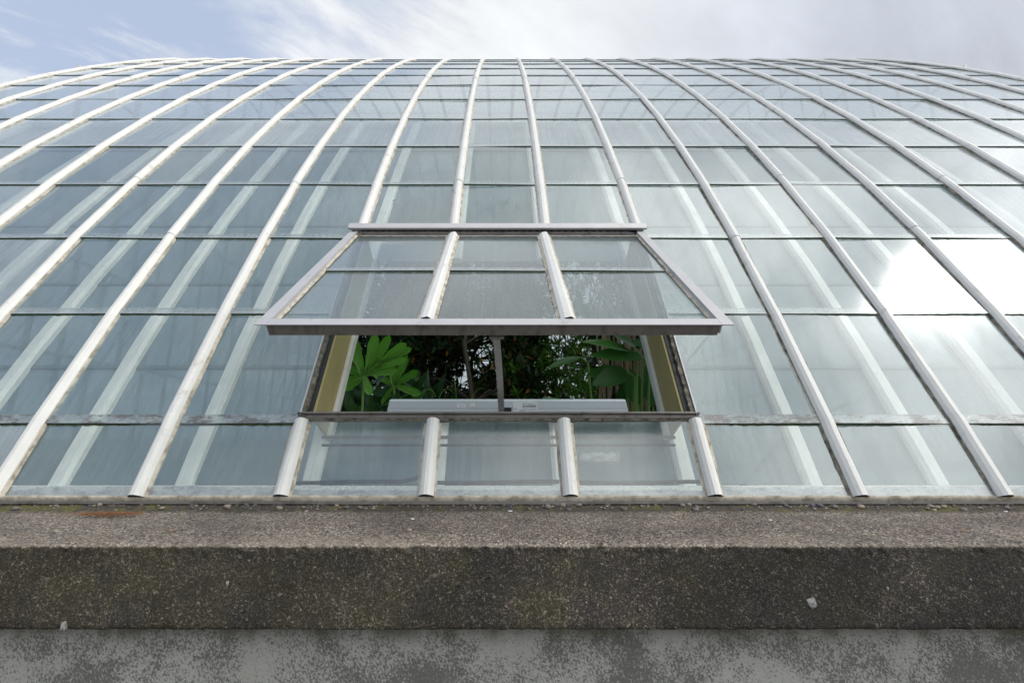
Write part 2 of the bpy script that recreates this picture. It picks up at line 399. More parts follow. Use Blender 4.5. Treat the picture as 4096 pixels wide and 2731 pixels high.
# --- glazing bars with putty beads
SEC = [(-.029,.001), (-.0285,.018), (-.020,.030), (-.007,.039), (.007,.039), (.020,.030), (.0285,.018), (.029,.001)]
def svals(s0, s1, far_coarse=True):
    out = [s0]; s = s0
    for a_ in arc:
        if s0 < a_-.0 < s1:
            out += [a_-.05, a_-.015, a_+.015, a_+.05]
    out.append(s1)
    return sorted(x for x in set(out) if s0 <= x <= s1)
def nsoft(s):
    p0 = prof(s-.03)[1]; p1 = prof(s+.03)[1]; t = (p0+p1).normalized(); return t, Vector((0, -t.z, t.y))
def bar(xc, s0, s1, joints, rnd, end_dark=True, scale=1.0):
    b = MB(); ss = svals(s0, s1)
    for j in joints:
        if s0 < j < s1: ss += [j-.0005, j+.0005]
    ss = sorted(ss); js = [s0] + [j for j in sorted(joints) if s0 < j < s1] + [s1+1e-6]
    base = 0; ns = len(SEC); prev = None
    wob = [rnd.uniform(-.0015, .0015) for _ in ss]
    for q, s in enumerate(ss):
        seg = max(i for i in range(len(js)-1) if js[i] <= s)
        fr = (s-js[seg])/max(js[seg+1]-js[seg], .01)
        k_ = scale*(1.10 - .10*fr)      # each length of cap laps over the one below
        t, n = nsoft(s)
        p = prof(s)[0]
        for (x, h) in SEC: b.v.append((xc + x*k_ + wob[q], *(p + n*(h*k_)).yz))
        if q:
            o0 = (q-1)*ns; o1 = q*ns
            for i in range(ns-1):
                b.f.append((o0+i, o0+i+1, o1+i+1, o1+i)); b.mi.append(0); b.sm.append(False)
    b.f.append(tuple(range(ns))[::-1]); b.mi.append(1 if end_dark else 0); b.sm.append(False)  # closed end face coloured dark for the shade of an open hollow
    return b
def bead(xc, s0, s1, rnd, step=.022, amp=1.0, side=(-1, 1), inset=.031):
    b = MB()
    for sd_ in side:
        s = s0; q = 0; base = len(b.v); w = .012; off = rnd.uniform(0, 99)
        while s <= s1:
            st = step if s < 6.5 else .08
            if s > 9.5: st = .4
            p, t, n = prof(s)
            u = noise.noise(Vector((s*9, off, 0)))*.5 + noise.noise(Vector((s*38, off, 3)))*.5
            big_ = max(0, noise.noise(Vector((s*2.1, off, 7)))-.25)*.02
            w = .011 + (.006*u + big_)*amp; h = .012 + .005*u*amp
            xi = xc + sd_*(inset-.006); xo = xc + sd_*(inset + w)
            b.v.append((xi, *(p + n*(.004+h)).yz)); b.v.append(((xi*.35+xo*.65), *(p + n*(.003+h*.8)).yz)); b.v.append((xo, *(p + n*.0045).yz))
            if q:
                o = base + (q-1)*3
                for i in range(2):
                    f = (o+i, o+i+1, o+i+4, o+i+3)
                    b.f.append(f if sd_ > 0 else f[::-1]); b.mi.append(0); b.sm.append(True)
            s += st; q += 1
    return b
HINGE_S = L0 + 2*L1 + .050
OPEN0 = L0 - .002
for i in range(I0, I1+1):
    rnd = random.Random(100+i)
    joints = [L0+L1*j + rnd.uniform(-.03, .10) for j in (3 if i % 2 else 2, 7, 10, 14, 18, 22, 27)]
    joints = [j+.30 if (q == 1) else j for q, j in enumerate(joints)]
    spans = [(.002, TOT)]
    if -2 <= i <= 1: spans = [(.004, OPEN0+.020), (HINGE_S+.03, TOT+.012)]
    for (s0, s1) in spans:
        o = gpart(bar(xb(i), s0, s1, joints, rnd), 'glazing_bar', [M['bar'], M['dark']])
        pb = bead(xb(i), max(s0, .0), min(s1, 14.0), rnd, amp=1.0 if i < 2 else 1.5)
        p = pb.build('putty', [M['putty'] if i < 2 else M['putty_grime']], o)

# --- panes.  local frame of a pane: x across, y up the slope, z outward, origin bottom centre
PW = .5*(S-.030); LAP = .045; TH = .005
def pane_mb(length, mb=None, fr=None, w=PW, th=TH):
    b = mb or MB()
    o, ax, ay, az = fr or (Vector((0, 0, 0)), X, Y, Z)
    vs_ = [o + ax*x + ay*y + az*z for z in (0, th) for y in (0, length) for x in (-w, w)]
    b.add(vs_, [(4, 5, 7, 6)], 0)        # outer face
    b.add(vs_, [(0, 2, 3, 1)], 1)        # inner face
    b.add(vs_, [(0, 1, 5, 4)], 2)        # lower edge
    b.add(vs_, [(2, 6, 7, 3), (0, 4, 6, 2), (1, 3, 7, 5)], 2)
    return b
def moss_mb(seed, mb=None, fr=None, w=PW, heavy=1.0):
    rnd = random.Random(seed); b = mb or MB()
    o, ax, ay, az = fr or (Vector((0, 0, 0)), X, Y, Z)
    n = 60; off = rnd.uniform(0, 99)
    up = []; lo = []
    for q in range(n+1):
        x = -w + 2*w*q/n
        d = (.0065 + .0060*abs(noise.noise(Vector((x*14, off, 0)))) + .0045*abs(noise.noise(Vector((x*60, off, 0)))))*heavy
        up.append(o + ax*x + ay*.002 + az*.0005); lo.append(o + ax*x + ay*(-d) + az*(-.0028))
    b.add(up+lo, [(q, n+1+q, n+2+q, q+1) for q in range(n)], 0)
    return b
def pane_frame(k_):
    a0 = J[k_]; t = (J[k_+1]-J[k_]).normalized(); n = Vector((0, -t.z, t.y))
    bot = a0 + n*(.0085 if k_ else .002) - t*(0.0 if k_ else -.004)
    top = J[k_+1] + t*LAP - n*.0005 if k_ < len(lens)-1 else J[k_+1]
    ay = (top-bot).normalized(); az = Vector((0, -ay.z, ay.y))
    return bot, ay, az, (top-bot).length
mesh_full = None; mesh_first = None
moss_var = [moss_mb(s_).mesh('moss', [M['moss']]) for s_ in range(6)]
cand = []
for k_ in range(len(lens)):
    for i in range(I0, I1):
        if i in (-2, -1, 0) and k_ in (1, 2): continue
        bot, ay, az, ln = pane_frame(k_)
        c = bot + ay*ln*.5; xc = xb(i)+S/2
        # camera-space area estimate
        def pj(x, p):
            d = p.y*math.cos(PITCH) + p.z*math.sin(PITCH); v = -p.y*math.sin(PITCH) + p.z*math.cos(PITCH)
            return (1151+1045*x/d, 784-1045*v/d)
        q0 = pj(xc-PW, bot); q1 = pj(xc+PW, bot); q2 = pj(xc, bot+ay*ln)
        area = 0
        if k_ < 14:
            xl, xr = max(q0[0], 0), min(q1[0], 2352)
            area = max(0, xr-xl)*max(0, q0[1]-q2[1])
        cand.append((area, k_, i))
cand.sort(reverse=True)
chosen = cand[:100]; rest = cand[100:]
def place_local(o, bot, ay, az, xc):
    m = Matrix(((1, 0, 0, xc), (0, ay.y, az.y, bot.y), (0, ay.z, az.z, bot.z), (0, 0, 0, 1)))
    o.matrix_world = m
pane_meshes = {}
for area, k_, i in chosen:
    bot, ay, az, ln = pane_frame(k_)
    key = round(ln, 4)
    if key not in pane_meshes: pane_meshes[key] = pane_mb(ln).mesh('glass_pane', [M['glass'], M['glass_in'], M['glass_edge']])
    me = pane_meshes[key]
    if k_ >= 5:
        if 'high' not in pane_meshes: pane_meshes['high'] = pane_mb(ln).mesh('glass_pane', [M['glass_high'], M['glass_in'], M['glass_edge']])
        me = pane_meshes['high']
    if k_ == 1:
        if 'stain' not in pane_meshes: pane_meshes['stain'] = pane_mb(ln).mesh('glass_pane', [M['glass_stained'], M['glass_in'], M['glass_edge']])
        me = pane_meshes['stain']
    if k_ == 0 and i in (-2, -1, 0):
        if 'clear' not in pane_meshes: pane_meshes['clear'] = pane_mb(ln-LAP+.024).mesh('glass_pane', [M['glass'], M['glass_in'], M['glass_edge']])
        me = pane_meshes['clear']
    o = link('glass_pane', me, gh)
    j1, j2, j3 = (random.uniform(-.0015, .0015) for _ in range(3))
    az2 = az
    loc = Matrix(((1, 0, 0, xb(i)+S/2), (0, ay.y, az.y, bot.y), (0, ay.z, az.z, bot.z), (0, 0, 0, 1)))
    # tiny individual tilt so that reflections break from pane to pane
    tilt = Matrix.Rotation(random.gauss(0, .009), 4, 'Y') @ Matrix.Rotation(random.gauss(0, .0035), 4, 'X')
    o.matrix_local = GI @ loc @ tilt
    if k_ >= 1:
        mo = link('moss', random.choice(moss_var), o)
        if random.random() < .5: mo.scale = (-1, 1, 1); mo.rotation_euler = (0, 0, 0)
b = MB(); bm_ = MB()
for area, k_, i in rest:
    bot, ay, az, ln = pane_frame(k_)
    o = bot.copy(); o.x = xb(i)+S/2
    r1 = random.gauss(0, .003)
    pane_mb(ln, b, (o, (X + az*r1).normalized(), ay, az))
    if k_ < 14: moss_mb(random.randrange(99), bm_, (o, X, ay, az), heavy=.85)
o = gpart(b, 'distant_glass_pane', [M['glass_high'], M['glass_in'], M['glass_edge']]); o['kind'] = 'stuff'
o = gpart(bm_, 'moss', [M['moss']]); o['kind'] = 'stuff'

# --- sealant seen behind the foot of the lowest panes, base putty, flashing
b0, ay0, az0, ln0 = pane_frame(0)
def ribbon(xa, xz, y0, y1f, zoff, step=.012, seed=0):
    b = MB(); n = int((xz-xa)/step); up = []; lo = []
    for q in range(n+1):
        x = xa + (xz-xa)*q/n
        lo.append(Vector((x, *(b0 + ay0*y0 + az0*zoff).yz))); up.append(Vector((x, *(b0 + ay0*y1f(x) + az0*zoff).yz)))
    b.add(lo+up, [(q, q+1, n+2+q, n+1+q) for q in range(n)]); return b
xL, xR = xb(I0)-.04, xb(I1)+.04
for i in range(I0, I1):
    sd_ = i*7.3
    h = .046 if i not in (-2, -1, 0) else .030
    b = ribbon(xb(i)+.03, xb(i+1)-.03, .002, lambda x: h + .006*noise.noise(Vector((x*5, sd_, 0))) + .006*abs(noise.noise(Vector((x*30, sd_, 1)))), -.006, seed=i)
    gpart(b, 'sealant_strip', [M['sill']])
    if i in (-2, -1, 0):
        b = MB(); o = b0.copy(); o.x = 0
        nn = 30
        pts = []
        for q in range(nn+1):
            x = xb(i)+.04 + (S-.08)*q/nn
            yy = .066 + .003*math.sin(x*9) + (.02*max(0, (q/nn-.8)*5)**2 if i == -2 else 0)
            pts.append(Vector((x, *(b0 + ay0*yy - az0*.010).yz)))
        b.tube(pts, .009, 6); gpart(b, 'rubber_gasket', [M['gasket']])
b = MB(); n = int((xR-xL)/.012)
for q in range(n+1):
    x = xL + (xR-xL)*q/n
    u = noise.noise(Vector((x*6, 1, 0)))*.6 + noise.noise(Vector((x*31, 2, 0)))*.5 + max(0, noise.noise(Vector((x*1.7, 5, 0)))-.1)*1.3
    w = .004 + .004*u; h = .002 + .0035*u
    for (yy, zz) in ((.003+.6*w, .0072), (.000, .0075+h), (-.006-.5*w, h*.8+.003), (-.012-w, -.006)):
        b.v.append((x, *(b0 + ay0*yy + az0*zz).yz))
    if q:
        o_ = (q-1)*4
        for i in range(3): b.f.append((o_+i, o_+i+4, o_+i+5, o_+i+1)); b.mi.append(0); b.sm.append(True)
gpart(b, 'putty_bead', [M['putty']])
b = MB(); x = xL
while x < xR:                       # flashing in lengths with tiny steps
    l_ = random.uniform(.9, 1.5); dz_ = random.uniform(-.001, .001)
    b.box(Vector((0, start.y, start.z+dz_)), X, Y, Z, x, min(x+l_, xR)-.002, -.020, .03, -.016, -.010)
    b.box(Vector((0, start.y, start.z+dz_)), X, Y, Z, x, min(x+l_, xR)-.002, -.0225, -.0201, -.0195, -.009)
    x += l_
gpart(b, 'base_flashing', [M['alu_dirty']])

# --- inner skin: rafters and hazy panes 0.26 m behind
OFF = -.265
def inner_at_row(py_):
    """arc position on the inner skin seen at photo row py_"""
    best = None; s = 0
    while s < 6:
        p = prof(s, OFF)[0]; d = p.y*math.cos(PITCH)+p.z*math.sin(PITCH); v = -p.y*math.sin(PITCH)+p.z*math.cos(PITCH)
        e = abs(784-1045*v/d-py_)
        if best is None or e < best[0]: best = (e, s)
        s += .01
    return best[1]
rows_in = [inner_at_row(y_) for y_ in (1112, 850, 657, 523, 425, 350, 293)]
IN0, IN1 = rows_in[0], rows_in[-1]; SILL_IN = inner_at_row(958)
def inner_pt(s, off=0): 
    t, n = nsoft(s); return prof(s, OFF+off)[0], t, n
for i in range(I0, I1+1):
  for (sa_, sb_) in ([(IN0-.02, IN1)] if i not in (-1, 0) else [(IN0-.02, SILL_IN), (HINGE_S+.04, IN1)]):
    b = MB()
    ss = [sa_ + (sb_-sa_)*q/24 for q in range(25)]
    sec = [(-.040, 0), (-.040, .030), (-.026, .048), (.026, .048), (.040, .030), (.040, 0)]
    for q, s in enumerate(ss):
        p, t, n_ = inner_pt(s)
        for (x, h) in sec: b.v.append((xb(i)+x, *(p+n_*h).yz))
        if q:
            o0 = (q-1)*6; o1 = q*6
            for k2 in range(6): b.f.append((o0+k2, o0+(k2+1) % 6, o1+(k2+1) % 6, o1+k2)); b.mi.append(0); b.sm.append(False)
    b.f.append((5, 4, 3, 2, 1, 0)); b.mi.append(0); b.sm.append(False)
    e_ = (len(ss)-1)*6; b.f.append(tuple(e_+k2 for k2 in range(6))); b.mi.append(0); b.sm.append(False)
    gpart(b, 'inner_rafter', [M['inner_bar']])
for r_ in range(6):
    for i in range(I0, I1):
        if r_ in (1, 2) and i in (-2, -1, 0): continue
        s0, s1 = rows_in[r_], rows_in[r_+1]
        if i in (-2, -1, 0) and r_ == 0: s1 = SILL_IN
        if i in (-2, -1, 0) and r_ == 3: s0 = HINGE_S + .05
        if i in (-2, -1, 0) and s1 - s0 < .06: continue
        p0 = inner_pt(s0, .006)[0]; p1 = inner_pt(s1 + (.03 if r_ < 5 else 0), -.001)[0]
        if i in (-2, -1, 0) and r_ == 0: p1 = inner_pt(s1, 0)[0]
        ay = (p1-p0).normalized(); az = Vector((0, -ay.z, ay.y))
        b = pane_mb((p1-p0).length, w=.5*(S-.05), th=.004)
        o = link('inner_pane', b.mesh('inner_pane', [M['glass_inner'], M['glass_in'], M['glass_edge']]), gh)
        o.matrix_local = GI @ Matrix(((1, 0, 0, xb(i)+S/2), (0, ay.y, az.y, p0.y), (0, ay.z, az.z, p0.z), (0, 0, 0, 1)))
# top closer and foot rail of the inner skin
b = MB()
p, t, n_ = inner_pt(IN1); b.box(p, X, t, n_, xL, xR, 0.002, .03, -.02, .05); gpart(b, 'inner_top_rail', [M['inner_bar']])
b = MB(); p, t, n_ = inner_pt(IN0); b.box(p, X, t, n_, xL, xR, -.10, -.022, -.02, .06); gpart(b, 'inner_foot_rail', [M['inner_bar']])
# floor of the cavity between the skins
b = MB(); b.box(Vector((0, start.y, start.z)), X, Y, Z, xL, xR, .035, .36, -.05, -.03); gpart(b, 'inner_sill_board', [M['inner_bar']])

# rail, shadow line built as a black strip, and lagged pipe between the skins behind the lowest panes of the vent
for (py_, h_, m_) in ((1022, .006, 'gasket'), (1004, .008, 'alu_dirty')):
    c_ = from_cam(1151, py_, 2.17); b = MB(); b.box(Vector((0, c_.y, c_.z)), X, Y, Z, xb(-2)+.06, xb(1)-.06, -.01, .01, -h_, h_)
    gpart(b, 'rail_and_shadow_strip', [M[m_]])
b = MB(); b.tube([from_cam(px_, 1049, 2.15) for px_ in (1332, 1336, 1360, 1400, 1420, 1424)], [.012, .021, .023, .023, .021, .012], 10)
gpart(b, 'lagged_pipe', [M['sill']])

# --- ridge, gable ends, far base
b = MB(); rp = J[NF]; b.box(rp, X, Y, Z, xL, xR, -.06, .06, -.10, .08); gpart(b, 'ridge_beam', [M['bar']])
FY = J[-1].y
for sx, xg in ((-1, xb(I0)-.045), (1, xb(I1)+.045)):
    b = MB(); pts = [Vector((xg, j.y, j.z)) for j in J]
    n = len(pts); b.add([p for p in pts] + [Vector((xg, p.y, start.z)) for p in pts], [(q, q+1, n+q+1, n+q) for q in range(1, n-2)], 0)
    gpart(b, 'gable_glass', [M['glass']])
    b = MB()
    for q in range(1, n-1, 1):
        b.box(Vector((xg, pts[q].y, start.z)), X, Y, Z, -.02, .02, -.025, .025, 0, pts[q].z-start.z)
    z_ = start.z + 1.3
    while z_ < rp.z-1:
        ys = [p.y for p in pts if p.z > z_]; b.box(Vector((xg, 0, z_)), X, Y, Z, -.016, .016, min(ys)-.1, max(ys)+.1, -.02, .02); z_ += 1.3
    gpart(b, 'gable_frame', [M['bar']])

# ------------------------------------------------------------------ vent opening and sash
HX0, HX1 = -.98, .932
xa, xz = xb(-2), xb(1)
# header (drip moulding) above the hinge
p, t, n_ = prof(HINGE_S+.012)
b = MB()
b.box(p, X, t, n_, HX0, HX1, -.004, .042, .046, .052)      # sloping top plate
b.box(p, X, t, n_, HX0, HX1, -.010, -.0045, .038, .052)    # drip lip
b.box(p, X, t, n_, HX0+.012, HX1-.012, .010, .038, .0455, .003)
gpart(b, 'window_header', [M['alu']])
b = MB()
b.box(p, X, t, n_, xa+.01, xz-.01, -.03, .008, .003, .020)
gpart(b, 'header_gap_shade', [M['gasket']])  # black strip standing in for the shade of the gap under the header
# bottom bar of the opening
p0_, t0_, n0_ = prof(L0+.026)
b = MB()
b.box(p0_, X, t0_, n0_, xa-.022, xz+.022, .012, .017, -.02, .040)
b.box(p0_, X, t0_, n0_, xa-.02, xz+.02, -.004, .0115, -.02, .024)
b.box(p0_, X, t0_, n0_, xa-.02, xz+.02, .0175, .026, -.06, .028)
frame_b = gpart(b, 'opening_sill', [M['alu_dirty']])
bb = MB(); n = 150; base = 0
for q in range(n+1):
    x = xa + (xz-xa)*q/n; u = noise.noise(Vector((x*12, 4, 0))) + .5*noise.noise(Vector((x*45, 4, 0)))
    for (yy, zz) in ((-.003, .020), (-.007-.003*u, .019+.003*u), (-.012-.004*u, .009)): bb.v.append((x, *(p0_ + t0_*yy + n0_*zz).yz))
    if q:
        for i in range(2): bb.f.append(((q-1)*3+i, q*3+i, q*3+i+1, (q-1)*3+i+1)); bb.mi.append(0); bb.sm.append(True)
bb.build('putty', [M['putty_grime']], frame_b)
# side jambs: outer metal upstand, crinkled sealant, black seal, ochre reveal board
for sx, xc in ((1, xa), (-1, xz)):
    s0, s1 = L0+.034, HINGE_S-.01
    def strip(name, mat, x0, x1, h0, h1, n=14, crinkle=0):
        b = MB(); ss = [s0+(s1-s0)*q/n for q in range(n+1)]
        for q, s in enumerate(ss):
            t, nn_ = nsoft(s); p = prof(s)[0]
            w = crinkle*noise.noise(Vector((s*30, xc, 0))) + crinkle*.8*(abs((s*22) % 1-.5))
            for (x, h) in ((x0, h0), (x0, h1), (x1, h1+w*.5), (x1, h0)):
                xx = x + (w if x == x1 else 0)
                b.v.append((xc + sx*xx, *(p + nn_*h).yz))
            if q:
                for i in range(4):
                    f = ((q-1)*4+i, (q-1)*4+(i+1) % 4, q*4+(i+1) % 4, q*4+i)
                    b.f.append(f if sx < 0 else f[::-1]); b.mi.append(0); b.sm.append(False)
        b.f.append((0, 1, 2, 3)); b.mi.append(0); b.sm.append(False)
        return gpart(b, name, [mat])
    strip('window_jamb', M['alu'], -.012, -.006, -.01, .034)
    strip('jamb_sealant', M['putty_grime'], -.0055, .012, .0, .026, 110, .009)
    strip('rubber_seal', M['gasket'], .0125, .034, -.03, .012, 14)
    strip('reveal_board', M['board'], .0345, .046, -.190, .004, 14)
    strip('inner_frame', M['bar'], .034, .066, -.235, -.1905, 14)

# sash
hp = prof(HINGE_S-.012, .036)[0]
tip = from_cam(1151, 745, 1.775)
U = Vector((0, tip.y-hp.y, tip.z-hp.z)); LS = U.length; U.normalize(); N = Vector((0, U.z, -U.y))
if N.z < 0: N = -N
SX0, SX1 = -.964, .910
b = MB(); GZ = -.030            # glass level below the flange
o = Vector((0, hp.y, hp.z))
for x0, x1, w0, w1 in ((SX0, SX0+.046, SX0+.040, SX0+.046), (SX1-.046, SX1, SX1-.046, SX1-.040)):
    b.box(o, X, U, N, x0, x1, .012, LS, -.004, 0)          # flange
    b.box(o, X, U, N, w0, w1, .012, LS-.012, -.045, -.0045)  # web
b.box(o, X, U, N, SX0+.0465, SX1-.0465, LS-.052, LS-.0005, -.0045, -.0005)    # bottom flange
b.box(o, X, U, N, SX0+.0465, SX1-.0465, .004, .040, -.052, -.022)            # top rail
sash = gpart(b, 'vent_sash', [M['alu']], label='tilted open aluminium vent sash with six panes')
b = MB(); b.box(o, X, U, N, SX0+.042, SX1-.052, LS-.018, LS-.008, -.052, -.005)
b.box(o, X, U, N, SX0+.047, SX1-.057, LS-.050, -.0+LS-.0185, -.052, -.046)
b.build('bottom_rail', [M['alu_dirty']], sash)
# mullions
gb = [(-.030, -.030), (-.027, -.014), (-.013, -.002), (.010, .004), (.020, -.002), (.030, -.016), (.031, -.030)]
MX = [xb(-1)+.006, xb(0)-.018]
for q, xm in enumerate(MX):
    b = MB()
    for e_, u_ in enumerate((.030, LS-.056)):
        for (x, h) in gb: b.v.append(tuple(o + X*(xm+x*1.02) + U*u_ + N*(h+.004)))
    for i in range(6): b.f.append((i, i+1, i+8, i+7)); b.mi.append(0); b.sm.append(False)
    b.f.append(tuple(range(7))); b.f.append(tuple(range(7, 14))[::-1]); b.mi += [1, 1]; b.sm += [False, False]
    b.build('glazing_bar', [M['bar'], M['dark']], sash)
edges = [SX0+.047, MX[0], MX[1], SX1-.047]
LM = .50*LS
for c in range(3):
    x0 = edges[c]+(.0 if c == 0 else .012); x1 = edges[c+1]-(.0 if c == 2 else .012)
    w = (x1-x0)/2; xc = (x0+x1)/2
    for (ub, ut, lift) in ((LM, .036, .004), (LS-.045, LM-.03, -.0035)):
        pb_ = o + U*ub + N*(GZ+lift); pt_ = o + U*ut + N*(GZ+lift-.002)
        ay = (pt_-pb_).normalized(); az = Vector((0, -ay.z, ay.y)); 
        if az.z < 0: az = -az
        pn = link('glass_pane', pane_mb((pt_-pb_).length, w=w).mesh('glass_pane', [M['glass_clear'], M['glass_in'], M['glass_edge']]), sash)
        mw = Matrix(((1, 0, 0, xc), (0, ay.y, az.y, pb_.y), (0, ay.z, az.z, pb_.z), (0, 0, 0, 1)))
        pn.matrix_local = mw @ Matrix.Rotation(random.gauss(0, .004), 4, 'Y')
        if lift > 0:
            fr = (Vector((xc, pb_.y, pb_.z)), X, ay, az)
            moss_mb(40+c, None, fr, w=w, heavy=.9).build('moss', [M['moss']], sash)
# putty along sash bars and web
for xe, sd_ in ((edges[0], 1), (edges[3], -1), (MX[0]-.032, -1), (MX[0]+.032, 1), (MX[1]-.032, -1), (MX[1]+.032, 1)):
    b = MB(); n = 70
    for q in range(n+1):
        u_ = .036 + (LS-.088)*q/n; k2 = noise.noise(Vector((u_*22, xe*9, 0)))
        w = .010 + .004*k2; h = GZ + .005 + .002 + (.004 if u_ < LM else -.003)
        b.v.append(tuple(o + X*(xe-sd_*.004) + U*u_ + N*(h+.010+.003*k2))); b.v.append(tuple(o + X*(xe+sd_*w) + U*u_ + N*h))
        if q:
            f = (2*q-2, 2*q-1, 2*q+1, 2*q); b.f.append(f if sd_ < 0 else f[::-1]); b.mi.append(0); b.sm.append(True)
    b.build('putty', [M['putty']], sash)
# piano hinge with knuckles and torn sealant under it
b = MB(); q = 0; x = SX0+.06
while x < SX1-.09:
    b.box(o, X, U, N, x, x+.022, -.012, -.002, -.014, -.003 if q % 2 else -.006); x += .0225; q += 1
b.box(o, X, U, N, SX0+.055, SX1-.06, -.0015, .010, -.020, -.010)
b.build('hinge', [M['alu_dirty']], sash)
b = MB(); n = 220; base = 0
for q in range(n+1):
    x = SX0+.06 + (SX1-SX0-.12)*q/n; k2 = noise.noise(Vector((x*16, 8, 0))) + .6*noise.noise(Vector((x*60, 2, 0)))
    for (u_, h) in ((.030, -.021), (.040+.004*k2, -.018+.004*k2), (.050+.008*k2, -.021)): b.v.append(tuple(o + X*x + U*u_ + N*h))
    if q:
        for i in range(2): b.f.append(((q-1)*3+i, (q-1)*3+i+1, q*3+i+1, q*3+i)); b.mi.append(0); b.sm.append(True)
b.build('torn_sealant', [M['putty_grime']], sash)

# ------------------------------------------------------------------ chain actuator
pa = from_cam(1151, 918, 2.30)
ca = empty('chain_actuator', (0, pa.y, pa.z), 'silver grey window actuator box behind the opening sill, its chain holding up the sash', 'window actuator')
AU = Vector((0, math.cos(R(100)), math.sin(R(100)))); AN = Vector((0, -AU.z, AU.y))   # face up-direction and outward normal
def ap(mb, name, mats, parent=None, label=None):
    o_ = mb.build(name, mats, parent or ca); 
    if label: o_['label'] = label
    return o_
AX0, AX1 = -.575, .640
o = Vector((0, 0, 0))
def rbox(b, x0, x1, u0, u1, n0, n1, c=.008, taper=0):
    """box with chamfered front edges"""
    back = [(x0, u0, n0), (x1, u0, n0), (x1-taper, u1, n0), (x0+taper, u1, n0)]
    mid_ = [(x0, u0, n1-c), (x1, u0, n1-c), (x1-taper, u1, n1-c), (x0+taper, u1, n1-c)]
    fr = [(x0+c*.5, u0, n1), (x1-c*.5, u0, n1), (x1-taper-c, u1-c, n1), (x0+taper+c, u1-c, n1)]
    vs_ = [o + X*x + AU*u_ + AN*n2 for (x, u_, n2) in back+mid_+fr]
    b.add(vs_, [(3, 2, 1, 0), (0, 1, 5, 4), (1, 2, 6, 5), (2, 3, 7, 6), (3, 0, 4, 7), (4, 5, 9, 8), (5, 6, 10, 9), (6, 7, 11, 10), (7, 4, 8, 11), (8, 9, 10, 11)])
b = MB(); rbox(b, AX0, AX1, -.0435, 0, -.05, .0, .006, .010)
hs = ap(b, 'housing', [M['case']])
b = MB(); rbox(b, AX0-.003, AX1+.004, -.10, -.045, -.05, .001, .004, .003); ap(b, 'lower_housing', [M['case']])
b = MB(); b.box(o, X, AU, AN, AX0+.01, AX1-.01, -.0449, -.0436, -.04, -.004); ap(b, 'housing_seam', [M['dark']])
b = MB(); b.box(o, X, AU, AN, -.012, .052, -.085, -.038, .0015, .004); b.box(o, X, AU, AN, .036, .048, -.060, -.046, .0042, .010)
ap(b, 'chain_outlet', [M['dark']])
# stickers, printed upside down as mounted
def text_mesh(s, size):
    cu = bpy.data.curves.new('t', 'FONT'); cu.body = s; cu.size = size; cu.align_x = 'LEFT'; cu.resolution_u = 2
    ob = bpy.data.objects.new('t', cu); COL.objects.link(ob); bpy.context.view_layer.update()
    me = bpy.data.meshes.new_from_object(ob.evaluated_get(bpy.context.evaluated_depsgraph_get()))
    vs_ = [v.co.copy() for v in me.vertices]; fs = [tuple(p.vertices) for p in me.polygons]
    COL.objects.unlink(ob); bpy.data.objects.remove(ob); bpy.data.curves.remove(cu)
    return vs_, fs
def put_text(b, s, x, u_, size, ang=180, n2=.0016):
    vs_, fs = text_mesh(s, size); c, d = math.cos(R(ang)), math.sin(R(ang))
    b.add([o + X*(x + v.x*c - v.y*d) + AU*(u_ + v.x*d + v.y*c) + AN*n2 for v in vs_], fs)
b = MB(); b.box(o, X, AU, AN, -.222, -.180, -.036, -.021, .0002, .0009); st = ap(b, 'name_sticker', [M['white']])
b = MB(); put_text(b, 'HV-dk', -.186, -.025, .0105); b.build('lettering', [M['ink']], st)
b = MB(); cc = Vector((-.146, 0, 0)); ring = [o + X*(-.146+.0125*math.cos(2*math.pi*k2/20)) + AU*(-.0255+.0125*math.sin(2*math.pi*k2/20)) + AN*.0008 for k2 in range(20)]
b.add(ring, [tuple(range(20))[::-1]]); st = ap(b, 'round_sticker', [M['white']])
b = MB(); put_text(b, 'QC', -.139, -.033, .010, 150); put_text(b, '55', -.142, -.018, .010, 150); b.build('lettering', [M['ink']], st)
b = MB(); b.box(o, X, AU, AN, .060, .184, -.075, -.010, .0012, .0019); lb = ap(b, 'rating_label', [M['label']])
b = MB()
put_text(b, '+ L  HCD X CE   -', .178, -.018, .0105, 180, .0024)
rb = random.Random(5); x = .132+.045
while x > .108:
    w = rb.choice((.0008, .0014, .002)); b.box(o, X, AU, AN, x-w, x, -.036, -.029, .002, .0024); x -= w+rb.choice((.0008, .0014))
put_text(b, '7 1 8 0 0 0 8 0 2 7 3 9', .178, -.0265, .0045, 180, .0024)
put_text(b, '230 VAC 0.45A     500 N / 400mm', .180, -.048, .0062, 180, .0024)
put_text(b, 'ED 30% (max. 3 min per 10 min)', .180, -.042, .0055, 180, .0024)
put_text(b, 'Master', .122, -.055, .0115, 180, .0024)
for (x0, x1, u0, u1) in ((.068, .078, -.041, -.040), (.068, .078, -.050, -.049), (.068, .069, -.049, -.041), (.077, .078, -.049, -.041)): b.box(o, X, AU, AN, x0, x1, u0, u1, .002, .0024)
b.build('lettering', [M['ink']], lb)
